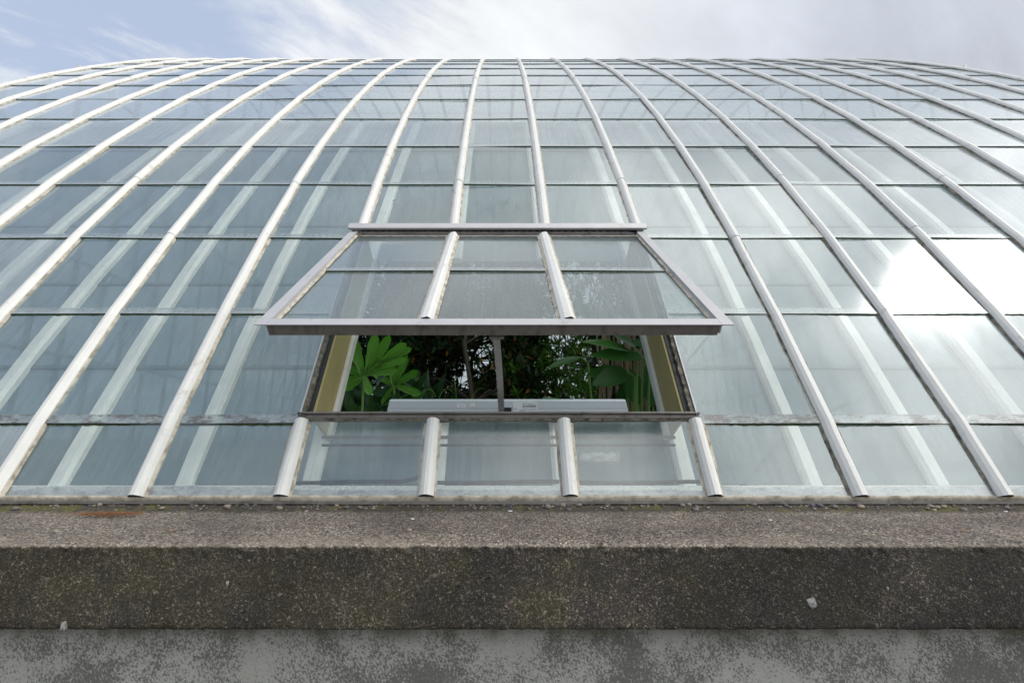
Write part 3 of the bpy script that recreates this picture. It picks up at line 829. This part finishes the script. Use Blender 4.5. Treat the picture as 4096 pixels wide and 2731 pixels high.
# chain: links standing between actuator and sash
c0 = Vector((.004, 0, 0)) + AU*(-.085) + AN*.012
endp = Vector((0, hp.y, hp.z)) + U*(LS-.035) + N*(-.062) - Vector(ca.location); endp.x = -.018
b = MB(); n = 21; pts = []
for q in range(n*2+1):
    f = q/(n*2); p = c0.lerp(endp, f); bow = math.sin(math.pi*f)
    p = p + Vector((.004*bow, .0, -.012*bow)); pts.append(p)
for q in range(n):
    p0c, p1c = pts[2*q], pts[2*q+2]; ax = (p1c-p0c).normalized(); nn = X.cross(ax).normalized(); ln = (p1c-p0c).length
    k2 = (q % 2)*.0012
    # plate facing the viewer, with bulge on its left edge, two flanges and rivets
    oo = p0c
    out_ = [(-.013-k2, .0), (-.016-k2, ln*.25), (-.0165-k2, ln*.6), (-.013-k2, ln*.98), (.012, ln*.98), (.012, 0)]
    f_ = [oo + X*x + ax*y - nn*(.004+k2) for x, y in out_]; g_ = [oo + X*x + ax*y + nn*.004 for x, y in out_]
    b.add(f_+g_, [(5, 4, 3, 2, 1, 0), (6, 7, 8, 9, 10, 11)] + [(i, (i+1) % 6, 6+(i+1) % 6, 6+i) for i in range(6)])
    rv = [oo + X*(-.004+.0032*math.cos(a2*math.pi/4)) + ax*(ln*.5+.0032*math.sin(a2*math.pi/4)) - nn*(.0066+k2) for a2 in range(8)]
    rv0 = [v + nn*.0015 for v in rv]
    b.add(rv+rv0, [tuple(range(8))] + [(i, (i+1) % 8, 8+(i+1) % 8, 8+i) for i in range(8)])
ap(b, 'chain', [M['chain']])
b = MB(); b.box(endp, X, Y, Z, -.030, .030, -.006, .010, -.020, .004); b.box(endp, X, Y, Z, -.004, .004, -.016, -.0065, -.012, .0); ap(b, 'chain_bracket', [M['alu_dirty']])

# ------------------------------------------------------------------ concrete wall and coping
cw = empty('concrete_wall', (0, 1.48, -1.62), 'rough concrete base wall with dark aggregate coping under the greenhouse glazing', 'wall')
CI = Matrix.Translation(cw.location).inverted()
def cpart(mb, name, mats, parent=None):
    o_ = mb.build(name, mats, parent or cw)
    if parent is None: o_.matrix_parent_inverse = CI
    return o_
pr = [(2.02, -.258), (1.985, -.262), (1.965, -.272), (1.948, -.284)]
for q in range(1, 30): f = q/30; pr.append((1.948+(1.412-1.948)*f, -.286+(-.2965+.286)*f))
pr += [(1.406, -.2972), (1.401, -.300), (1.398, -.305)]
for q in range(1, 22): pr.append((1.397, -.305-.205*q/21))
pr += [(1.399, -.515), (1.405, -.519), (1.43, -.520), (1.50, -.520)]
b = MB(); xs = []
x = xL-.3
while x < xR+.3: xs.append(x); x += .0065 if -2.6 < x < 2.6 else .08
m_ = len(pr)
for x in xs:
    for q, (y_, z_) in enumerate(pr):
        v = Vector((x, y_, z_))
        amp = .0022 + (.0035 if q < 6 else 0) + (.0060 if 33 <= q <= 36 or q >= m_-5 else 0)
        d = noise.noise(v*45)*.6 + noise.noise(v*110)*.6
        e = noise.noise(Vector((x*1.3, q*.02, 3)))*.004
        if q == 0: d = 0
        nx = (0, 1) if q < 34 else (-1, 0)
        b.v.append((x, y_ + (nx[0]*d*amp + (-.7*d*amp if 33 <= q <= 36 else 0)), z_ + nx[1]*d*amp + (e if 3 < q < m_-3 else 0)))
for c in range(len(xs)-1):
    for q in range(m_-1):
        b.f.append((c*m_+q, c*m_+q+1, (c+1)*m_+q+1, (c+1)*m_+q)); b.mi.append(0); b.sm.append(True)
cp = cpart(b, 'coping', [M['coping']])
b = MB(); b.box(Vector((0, 0, 0)), X, Y, Z, xL-.25, xR+.25, 1.465, 1.90, -1.62, -.515); cpart(b, 'wall_face', [M['wall']])
# pale stones set in the front of the coping
def rock(b, c, rx, ry, rz, rnd, n=7):
    vs_ = []; fs = []
    lat = [(-1, 1)] ; rings = 4
    vs_.append(c + Vector((0, 0, -rz)))
    off = rnd.uniform(0, 50)
    for r_ in range(1, rings):
        th = -math.pi/2 + math.pi*r_/rings
        for k2 in range(n):
            a2 = 2*math.pi*k2/n; v = Vector((math.cos(th)*math.cos(a2), math.cos(th)*math.sin(a2), math.sin(th)))
            k3 = 1 + .6*noise.noise(v*1.9 + Vector((off, 0, 0)))
            vs_.append(c + Vector((v.x*rx*k3, v.y*ry*k3, v.z*rz*k3)))
    vs_.append(c + Vector((0, 0, rz)))
    for k2 in range(n): fs.append((0, 1+(k2+1) % n, 1+k2))
    for r_ in range(rings-2):
        for k2 in range(n): a3 = 1+r_*n; fs.append((a3+k2, a3+(k2+1) % n, a3+n+(k2+1) % n, a3+n+k2))
    l_ = len(vs_)-1
    for k2 in range(n): fs.append((l_, l_-n+k2, l_-n+(k2+1) % n))
    b.add(vs_, fs, 0, True)
rnd = random.Random(3)
def onface(px_, py_, yw):      # point on a vertical plane y = yw
    ray = from_cam(px_, py_, 1.0); return ray*(yw/ray.y)
def onflat(px_, py_, zw):
    ray = from_cam(px_, py_, 1.0); return ray*(zw/ray.z)
for (px_, py_, r_) in ((1867, 1383, .017), (145, 1437, .012), (522, 1338, .005), (690, 1400, .003), (2040, 1350, .004), (2230, 1330, .004)):
    c = onface(px_, py_, 1.3935); b = MB(); n = 11; rim = []; low_ = []
    for k2 in range(n):
        a2 = 2*math.pi*k2/n; q_ = r_*rnd.uniform(.55, 1.1)
        rim.append(c + Vector((math.cos(a2)*q_*.8, rnd.uniform(-.0006, .0006), math.sin(a2)*q_))); low_.append(c + Vector((math.cos(a2)*q_*.95, .006, math.sin(a2)*q_*1.15)))
    b.add(rim + low_, [tuple(range(n))] + [(k2, n+k2, n+(k2+1) % n, (k2+1) % n) for k2 in range(n)])
    s_ = b.build('stone_chip', [M['chip']], cp)
# loose gravel lying in the fillet and on the ledge
b = MB()
for q in range(620):
    x = rnd.uniform(-2.6, 2.6)
    y_ = 1.985 - abs(rnd.gauss(0, .022)); z_ = -.264 - (1.985-y_)*.5
    if q % 4 == 0: y_ = rnd.uniform(1.46, 1.95); z_ = -.2865 - (1.948-y_)*.0195
    r_ = rnd.uniform(.003, .007) if q % 7 else rnd.uniform(.008, .015)
    if q % 4 == 0: r_ *= .6
    rock(b, Vector((x, y_, z_ + r_*.3)), r_*1.2, r_, r_*.7, rnd, 6)
tag(b.build('gravel', [M['pebble']]), 'loose small pebbles along the back of the concrete coping', 'gravel', kind='stuff')
b = MB(); c = onflat(235, 1183, -.284)
for q in range(260):
    p = c + Vector((rnd.gauss(0, .07), rnd.gauss(0, .018), rnd.uniform(.002, .009))); a2 = rnd.gauss(0, .5); l_ = rnd.uniform(.015, .045)
    b.tube([p, p + Vector((math.cos(a2)*l_, math.sin(a2)*l_, rnd.uniform(-.003, .004)))], .0006, 3)
tag(b.build('pine_needles', [M['needle']]), 'drift of dry rust-brown needles on the coping', 'needles', kind='stuff')
chips = [(1770, 1197, .007, 'M', 'white'), (1990, 1222, .006, 0, 'white'), (642, 1171, .008, 0, 'white'), (948, 1194, .007, 0, 'white'), (1172, 1120+56, .008, 0, 'white'), (2310, 1177, .007, 0, 'white'),
         (390, 1222, .008, 0, 'litter'), (1255, 1185, .007, 0, 'litter'), (2215, 1280-60, .008, 0, 'litter'), (165, 1245, .007, 0, 'litter')]
names = {'white': [], 'litter': []}
wl = ['white paint flake on the coping beneath the second pane right of the vent', 'small white flake on the coping right of the vent, close to its front edge',
      'white flake on the coping below the left lower window pane', 'white flake on the coping below the middle lower pane, left side',
      'grey-white flake on the coping straight below the chain actuator', 'white flake at the far right of the coping']
ll = ['rusty dry leaf scrap on the left part of the coping', 'orange dry leaf scrap on the coping near the middle', 'brown dry leaf scrap on the right end of the coping', 'dry leaf scrap at the front left edge of the coping']
for (px_, py_, r_, _, kd) in chips:
    c = onflat(px_, py_, -.290 if py_ > 1185 else -.2865); b = MB()
    n = 7; a0 = rnd.uniform(0, 6); pts = [Vector((math.cos(a0+2*math.pi*k2/n)*r_*rnd.uniform(.7, 1.3), math.sin(a0+2*math.pi*k2/n)*r_*rnd.uniform(.5, .9), rnd.uniform(0, .003))) for k2 in range(n)]
    b.add([p + Z*.0012 for p in pts] + [p for p in pts], [tuple(range(n)), tuple(range(n, 2*n))[::-1]] + [(k2, n+k2, n+(k2+1) % n, (k2+1) % n) for k2 in range(n)])
    o_ = b.build('paint_flake' if kd == 'white' else 'dry_leaf', [M['white'] if kd == 'white' else M['litter']]); o_.location = c + Z*.003
    lst = names[kd]; lab = (wl if kd == 'white' else ll)[len(lst)]; lst.append(o_)
    tag(o_, lab, 'paint flake' if kd == 'white' else 'dry leaf', 'paint flakes on the coping' if kd == 'white' else 'dry leaf scraps on the coping')

# ------------------------------------------------------------------ ground
b = MB(); b.add([(-600, -600, -1.62), (600, -600, -1.62), (600, 600, -1.62), (-600, 600, -1.62)], [(0, 1, 2, 3)]); tag(b.build('ground', [M['paving']]), None, None, kind='structure')
b = MB(); nx_, ny_ = 40, 50
for q in range(nx_+1):
    for r_ in range(ny_+1):
        x = xL + .1 + (xR-xL-.2)*q/nx_; y_ = 2.6 + (FY-3.2)*r_/ny_
        b.v.append((x, y_, -1.35 + .06*noise.noise(Vector((x, y_, 0)))))
b.f = [(q*(ny_+1)+r_, (q+1)*(ny_+1)+r_, (q+1)*(ny_+1)+r_+1, q*(ny_+1)+r_+1) for q in range(nx_) for r_ in range(ny_)]; b.mi = [0]*len(b.f); b.sm = [True]*len(b.f)
tag(b.build('planting_bed', [M['soil']]), None, None, kind='structure')
# far-side base wall of the vault
b = MB(); b.box(Vector((0, FY, 0)), X, Y, Z, xL, xR, -.05, .5, -1.62, start.z-.03)
tag(b.build('rear_base_wall', [M['wall']]), 'low concrete wall under the far side of the greenhouse, behind the plants', 'wall')
b = MB()
for q in range(9):               # pale boards low on the far side, seen between the shrubs
    b.box(Vector((0, FY-.35-.16*q*.42, start.z+.05+.16*q)), X, Y, Z, -.6, 4.2, 0, .02, 0, .145)
tag(b.build('louvre_panel', [M['inner_bar']]), 'pale horizontal boards on the far side seen between the shrubs', 'louvre')

# ------------------------------------------------------------------ plants
def leaf_blade(b, base, direction, length, width, normal, n=5, mi=0, fold=.15, droop=.15, tipf=1.0):
    """simple elliptic leaf with a folded midrib"""
    d = direction.normalized(); sd_ = d.cross(normal).normalized(); nr = sd_.cross(d).normalized()
    c = []; l_ = []; r_ = []
    for q in range(n+1):
        f = q/n; w = width*.5*math.sin(math.pi*min(1, f**.8))*(1 if f < 1 else 0)
        p = base + d*length*f - nr*(droop*length*f*f)
        c.append(p); l_.append(p + sd_*w + nr*w*fold); r_.append(p - sd_*w + nr*w*fold)
    b0_ = len(b.v)
    for q in range(n+1): b.v += [tuple(l_[q]), tuple(c[q]), tuple(r_[q])]
    for q in range(n):
        a2 = b0_+3*q
        b.f += [(a2, a2+1, a2+4, a2+3), (a2+1, a2+2, a2+5, a2+4)]; b.mi += [mi, mi]; b.sm += [True, True]
def under(p, m=.42):
    """True when a world point lies well inside the vault"""
    best = 9
    for q in range(0, len(J)-1):
        t = (J[q+1]-J[q]).normalized(); n = Vector((0, -t.z, t.y)); best = min(best, -(p.y-J[q].y)*n.y - (p.z-J[q].z)*n.z)
    return best > m
def rvec(rnd): 
    v = Vector((rnd.gauss(0, 1), rnd.gauss(0, 1), rnd.gauss(0, 1))); return v.normalized()

# 1. plant with one big deeply lobed leaf filling the left of the opening
D1 = 2.72
root1 = from_cam(838, 1010, D1+.35); root1.z = -1.35
pl = empty('lobed_leaf_plant', root1, 'plant with large bright green deeply lobed leaves at the left end of the opening', 'plant')
def lobed(center_px, tips, d, tilt, name='leaf'):
    cj = from_cam(*center_px, d) - Vector(root1)
    b = MB(); vn = (from_cam(center_px[0], center_px[1], 1.0)).normalized()
    for (st_, tx, ty, wd, dd) in tips:
        cs = from_cam(*st_, d) - Vector(root1)
        tp = from_cam(tx, ty, d+dd) - Vector(root1); ax = tp - cs; L_ = ax.length; ax.normalize()
        sd_ = ax.cross(vn).normalized(); nr = sd_.cross(ax).normalized()
        n = 10; b0_ = len(b.v)
        for q in range(n+1):
            f = q/n
            # narrow where it leaves the palm, broad past the middle, blunt rounded tip
            w = wd*(.52 + .48*math.sin(min(1, f*1.4)*math.pi/2)**1.6) if f < .72 else wd*math.sqrt(max(0, 1-((f-.72)/.28)**2))
            w *= .45*(1+.06*math.sin(f*17+tx))
            p = cs + ax*L_*f - nr*(.10*L_*(f*f)) + nr*.04*L_*math.sin(f*math.pi)
            b.v += [tuple(p + sd_*w - nr*w*.22), tuple(p + sd_*w*.5 - nr*w*.03), tuple(p), tuple(p - sd_*w*.5 - nr*w*.03), tuple(p - sd_*w - nr*w*.22)]
        for q in range(n):
            for k2 in range(4): a2 = b0_+5*q+k2; b.f.append((a2, a2+1, a2+6, a2+5)); b.mi.append(0); b.sm.append(True)
    # palm disc joining the lobes
    ring = []
    for (st_, tx, ty, wd, dd) in tips:
        tp = from_cam(tx, ty, d+dd) - Vector(root1); ring.append(cj + (tp-cj)*.20 + Vector((0, .003, 0)))
    b0_ = len(b.v); b.v.append(tuple(cj+Vector((0, .004, 0)))); b.v += [tuple(p) for p in ring]
    for q in range(len(ring)-1): b.f.append((b0_, b0_+1+q, b0_+2+q)); b.mi.append(0); b.sm.append(True)
    lf = b.build('leaf', [M['leaf_bright']], pl)
    # ribs
    v = MB()
    for (st_, tx, ty, wd, dd) in tips:
        tp = from_cam(tx, ty, d+dd-.012) - Vector(root1); c2 = (from_cam(*st_, d) - Vector(root1)) - vn*.006
        v.tube([c2, c2.lerp(tp, .5)-vn*.004, c2.lerp(tp, .9)], [.0032, .002, .0008], 4)
    v.build('leaf_rib', [M['stem']], lf)
    s_ = MB(); s_.tube([Vector((0, 0, 0)), Vector((cj.x*.6, cj.y*.7+.05, cj.z*.5)), cj + Vector((0, .02, -.06)), cj], [.012, .01, .007, .005], 6); s_.build('stalk', [M['stem']], pl)
lobed((834, 861), [((834,861), 806, 772, .078, .02), ((843,852), 864, 766, .070, 0), ((856,842), 896, 768, .062, -.02), ((866,838), 936, 786, .064, -.03), ((876,832), 948, 798, .046, -.02), ((856,846), 935, 823, .052, .0),
    ((846,858), 914, 849, .056, .03), ((838,864), 851, 908, .054, -.03), ((830,866), 783, 888, .095, .0), ((832,858), 780, 838, .07, .02), ((832,862), 880, 828, .06, .004)], D1, 0)
lobed((905, 884), [((905,884), 893, 806, .07, .05), ((905,884), 935, 815, .06, .0), ((905,884), 962, 850, .06, .0), ((905,884), 968, 905, .06, .0), ((905,884), 880, 930, .06, .02), ((905,884), 858, 855, .06, .05)], D1+.35, 0)
# secondary foliage low at the left
rnd = random.Random(21)
pl2 = empty('low_foliage_plant', from_cam(850, 1000, 3.3)*1.0, 'low dark leafy plant under the lobed leaf, left of the actuator box', 'plant')
pl2.location.z = -1.35; o2 = Vector(pl2.location)
b = MB(); sm_ = MB()
for q in range(60):
    tp = from_cam(rnd.uniform(785, 1000), rnd.uniform(850, 950), rnd.uniform(2.9, 3.8)) - o2
    bs = tp + Vector((rnd.uniform(-.15, .15), rnd.uniform(0, .2), -rnd.uniform(.05, .2)))
    leaf_blade(b, bs, tp-bs+Vector((rnd.uniform(-.1, .1), 0, .05)), rnd.uniform(.14, .26), rnd.uniform(.05, .09), Vector((rnd.gauss(0, .4), -.8, .6)), 5, fold=.2, droop=.4)
    if q % 3 == 0: sm_.tube([Vector((rnd.uniform(-.1, .1), rnd.uniform(-.1, .1), 0)), bs*.6 + Vector((0, 0, .05)), bs], [.006, .004, .003], 5)
b.build('foliage', [M['leaf_low']], pl2); sm_.build('stalk', [M['stem']], pl2)

# 2. shrubs made of many small leaves on branching twigs
def shrub(name, label, pxr, dr, mat, seed, n_twigs, leafs, lsize, rootpx, zr=(-.1, 2.0), trunk_r=.03, gap=None):
    rnd = random.Random(seed)
    rt = from_cam(rootpx, 900, sum(dr)/2); rt.z = -1.35
    e = empty(name, rt, label, 'shrub', None); o_ = Vector(rt)
    L_ = MB(); T_ = MB()
    # trunks
    tops = []
    for q in range(3):
        a2 = rnd.uniform(0, 6.28); p = Vector((rnd.uniform(-.12, .12), rnd.uniform(-.15, .15), 0)); pts = [p.copy()]
        dv = Vector((math.cos(a2)*.22, math.sin(a2)*.15, 1)).normalized()
        for s_ in range(9):
            dv = (dv + rvec(rnd)*.55).normalized(); dv.z = abs(dv.z)+.15; dv.normalize(); p = p + dv*.46*(1 if under(p+o_+dv*.46, .5) else .02); pts.append(p.copy())
        T_.tube(pts, [trunk_r*(1-.09*s_) for s_ in range(10)], 6); tops += pts[2:]
    for q in range(n_twigs):
        px_ = rnd.uniform(*pxr); d_ = rnd.uniform(*dr)
        z_ = rnd.uniform(*zr)
        # place across the bush volume
        w = from_cam(px_, 850, d_); w.z = z_
        if not under(w): continue
        w -= o_
        if noise.noise(Vector((w.x*1.9, w.y*.8, w.z*1.9)) + Vector((seed, 0, 0))) < (gap if gap is not None else -.22): continue
        near = min(tops, key=lambda p: (p-w).length + rnd.uniform(0, .3))
        if rnd.random() < .16:
            mid_ = near.lerp(w, .5) + rvec(rnd)*.08; T_.tube([near, mid_, w], [.010, .006, .003], 4, cap=False)
        tw = (w-near).normalized()*.6 + rvec(rnd)*.7; tw.normalize(); tl = rnd.uniform(.10, .22)
        e1 = w + tw*tl; T_.tube([w - tw*.06, e1], [.0028, .0012], 3, cap=False)
        for k2 in range(leafs):
            f = rnd.random()**.6; bs = w.lerp(e1, f); dv = (rvec(rnd)*.9 + tw*.6)
            ls = lsize*rnd.uniform(.7, 1.3)
            leaf_blade(L_, bs, dv, ls, ls*rnd.uniform(.30, .42), (rvec(rnd)*.6+Vector((0, -.3, .8))), 3, fold=.25, droop=.12)
    T_.build('branches', [M['bark']], e); L_.build('foliage', [mat], e)
    return e
shrub('dark_shrub', 'dense dark small-leaved shrub behind the left half of the actuator box', (905, 1225), (3.6, 4.8), M['leaf_dark'], 5, 4200, 11, .068, 1030, gap=-.34)
shrub('green_shrub', 'fresh green shrub with some yellow leaves right of the actuator chain', (1150, 1345), (3.6, 4.6), M['leaf_mid'], 9, 620, 10, .08, 1250, gap=-.10)
shrub('tall_dark_shrub', 'tall dark shrub at the back of the left side, beyond the lobed leaf', (760, 960), (4.8, 6.0), M['leaf_dark'], 13, 1800, 10, .075, 850, gap=-.12)
shrub('back_shrub', 'dark shrub standing behind the brown canes at the right of the opening', (1345, 1560), (4.6, 6.0), M['leaf_dark'], 17, 1500, 10, .085, 1430, gap=-.2)

# 3. canes
rnd = random.Random(31)
rt = from_cam(1420, 900, 3.8); rt.z = -1.35
e = empty('cane_clump', rt, 'clump of upright brown canes at the right of the opening', 'cane plant'); o_ = Vector(rt)
for q in range(24):
    d_ = rnd.uniform(2.95, 3.7); px_ = rnd.choice([1362, 1376, 1392, 1404, 1418, 1428, 1440, 1452, 1466, 1478, 1490]) + rnd.uniform(-6, 6)
    low = from_cam(px_ + rnd.uniform(-5, 5), 940, d_); hi = from_cam(px_ - rnd.uniform(-14, 22), 740, d_)
    dv = (hi-low); dv = dv/dv.z; dv.y *= .15; base = low + dv*(-1.35-low.z)*.6; base.z = -1.35
    top = hi + dv*rnd.uniform(.3, 1.2)
    for _k in range(12):
        if under(top, .36): break
        top = top.lerp(low, .15)
    r_ = rnd.uniform(.006, .012); pts = [base.lerp(low, f) for f in (0, .5)] + [low.lerp(top, f) + Vector((rnd.gauss(0, .008), rnd.gauss(0, .008), 0)) for f in (0, .2, .4, .6, .8, 1)]
    b = MB(); b.tube([p-o_ for p in pts], [r_, r_, r_, r_*1.05, r_*.95, r_, r_*.8, r_*.5], 6); b.build('cane', [M['cane']], e)

# 4. big simple leaves in front of the canes
rnd = random.Random(41)
rt = from_cam(1440, 920, 2.95); rt.z = -1.35
e = empty('broad_leaf_plant', rt, 'plant with broad dark green pointed leaves in front of the canes', 'plant'); o_ = Vector(rt)
def big_leaf(p0, p1, width, d0, d1, nrm=(0, -.5, .85), droop=.12, fold=.25):
    a3 = from_cam(*p0, d0) - o_; b3 = from_cam(*p1, d1) - o_; L_ = (b3-a3).length
    m_ = MB(); leaf_blade(m_, a3, b3-a3, L_, width, Vector(nrm), 12, fold=fold, droop=droop)
    lf = m_.build('leaf', [M['leaf_big']], e)
    s_ = MB(); s_.tube([Vector((rnd.uniform(-.08, .08), rnd.uniform(-.05, .05), 0)), Vector((a3.x*.7, a3.y*.6, a3.z*.55)), a3 + (a3-b3).normalized()*.05 + Vector((0, 0, -.05)), a3], [.012, .010, .007, .005], 6); s_.build('stalk', [M['stem']], e)
big_leaf((1448, 806), (1342, 772), .085, 2.75, 2.60, (0, -.75, .6))
big_leaf((1462, 800), (1398, 752), .095, 2.80, 2.7, (0, -.75, .6))
big_leaf((1475, 818), (1352, 812), .105, 2.75, 2.65, (0, -.85, .45), .05)
big_leaf((1440, 852), (1360, 880), .13, 2.8, 2.75, (0, -.95, .2))
big_leaf((1425, 860), (1355, 855), .12, 2.95, 2.85, (.1, -.95, .2), .2)
big_leaf((1465, 930), (1448, 845), .14, 2.85, 2.9, (0, -1, .15), .05)
big_leaf((1500, 935), (1490, 820), .12, 2.85, 2.95, (-.3, -1, .1), .05)
big_leaf((1420, 940), (1452, 860), .12, 3.0, 3.0, (.3, -1, .1), .05)
big_leaf((1500, 800), (1450, 782), .10, 2.9, 2.85, (0, -.8, .5))
big_leaf((1300, 922), (1228, 917), .06, 2.6, 2.5, (0, -.6, .8), .05)
big_leaf((1335, 820), (1250, 842), .07, 3.0, 2.9, (0, -.7, .7), .1)
# 5. thin wiry grass stems over the actuator
rt = from_cam(1040, 940, 2.75); rt.z = -1.35
e = empty('wiry_grass', rt, 'a few thin arching yellow-green stems rising behind the actuator box', 'grass plant'); o_ = Vector(rt)
for (x0, x1, yt, ex, ey) in ((960, 975, 868, 1000, 905), (1003, 1012, 872, 1040, 900), (1050, 1045, 862, 1042, 868), (1075, 1090, 884, 1110, 892), (895, 910, 905, 960, 902)):
    b = MB(); pts = [Vector((rnd.uniform(-.1, .1), rnd.uniform(-.05, .05), 0))]
    A = from_cam(x0, 945, 2.7)-o_; B_ = from_cam(x1, yt, 2.7)-o_; C_ = from_cam(ex, ey, 2.7)-o_
    for q in range(9):
        f = q/8; pts.append(A*(1-f)**2 + B_*2*f*(1-f) + C_*f*f)
    b.tube(pts, [.003]+[.0026-.00015*q for q in range(9)], 4); b.build('stem', [M['leaf_bright']], e)
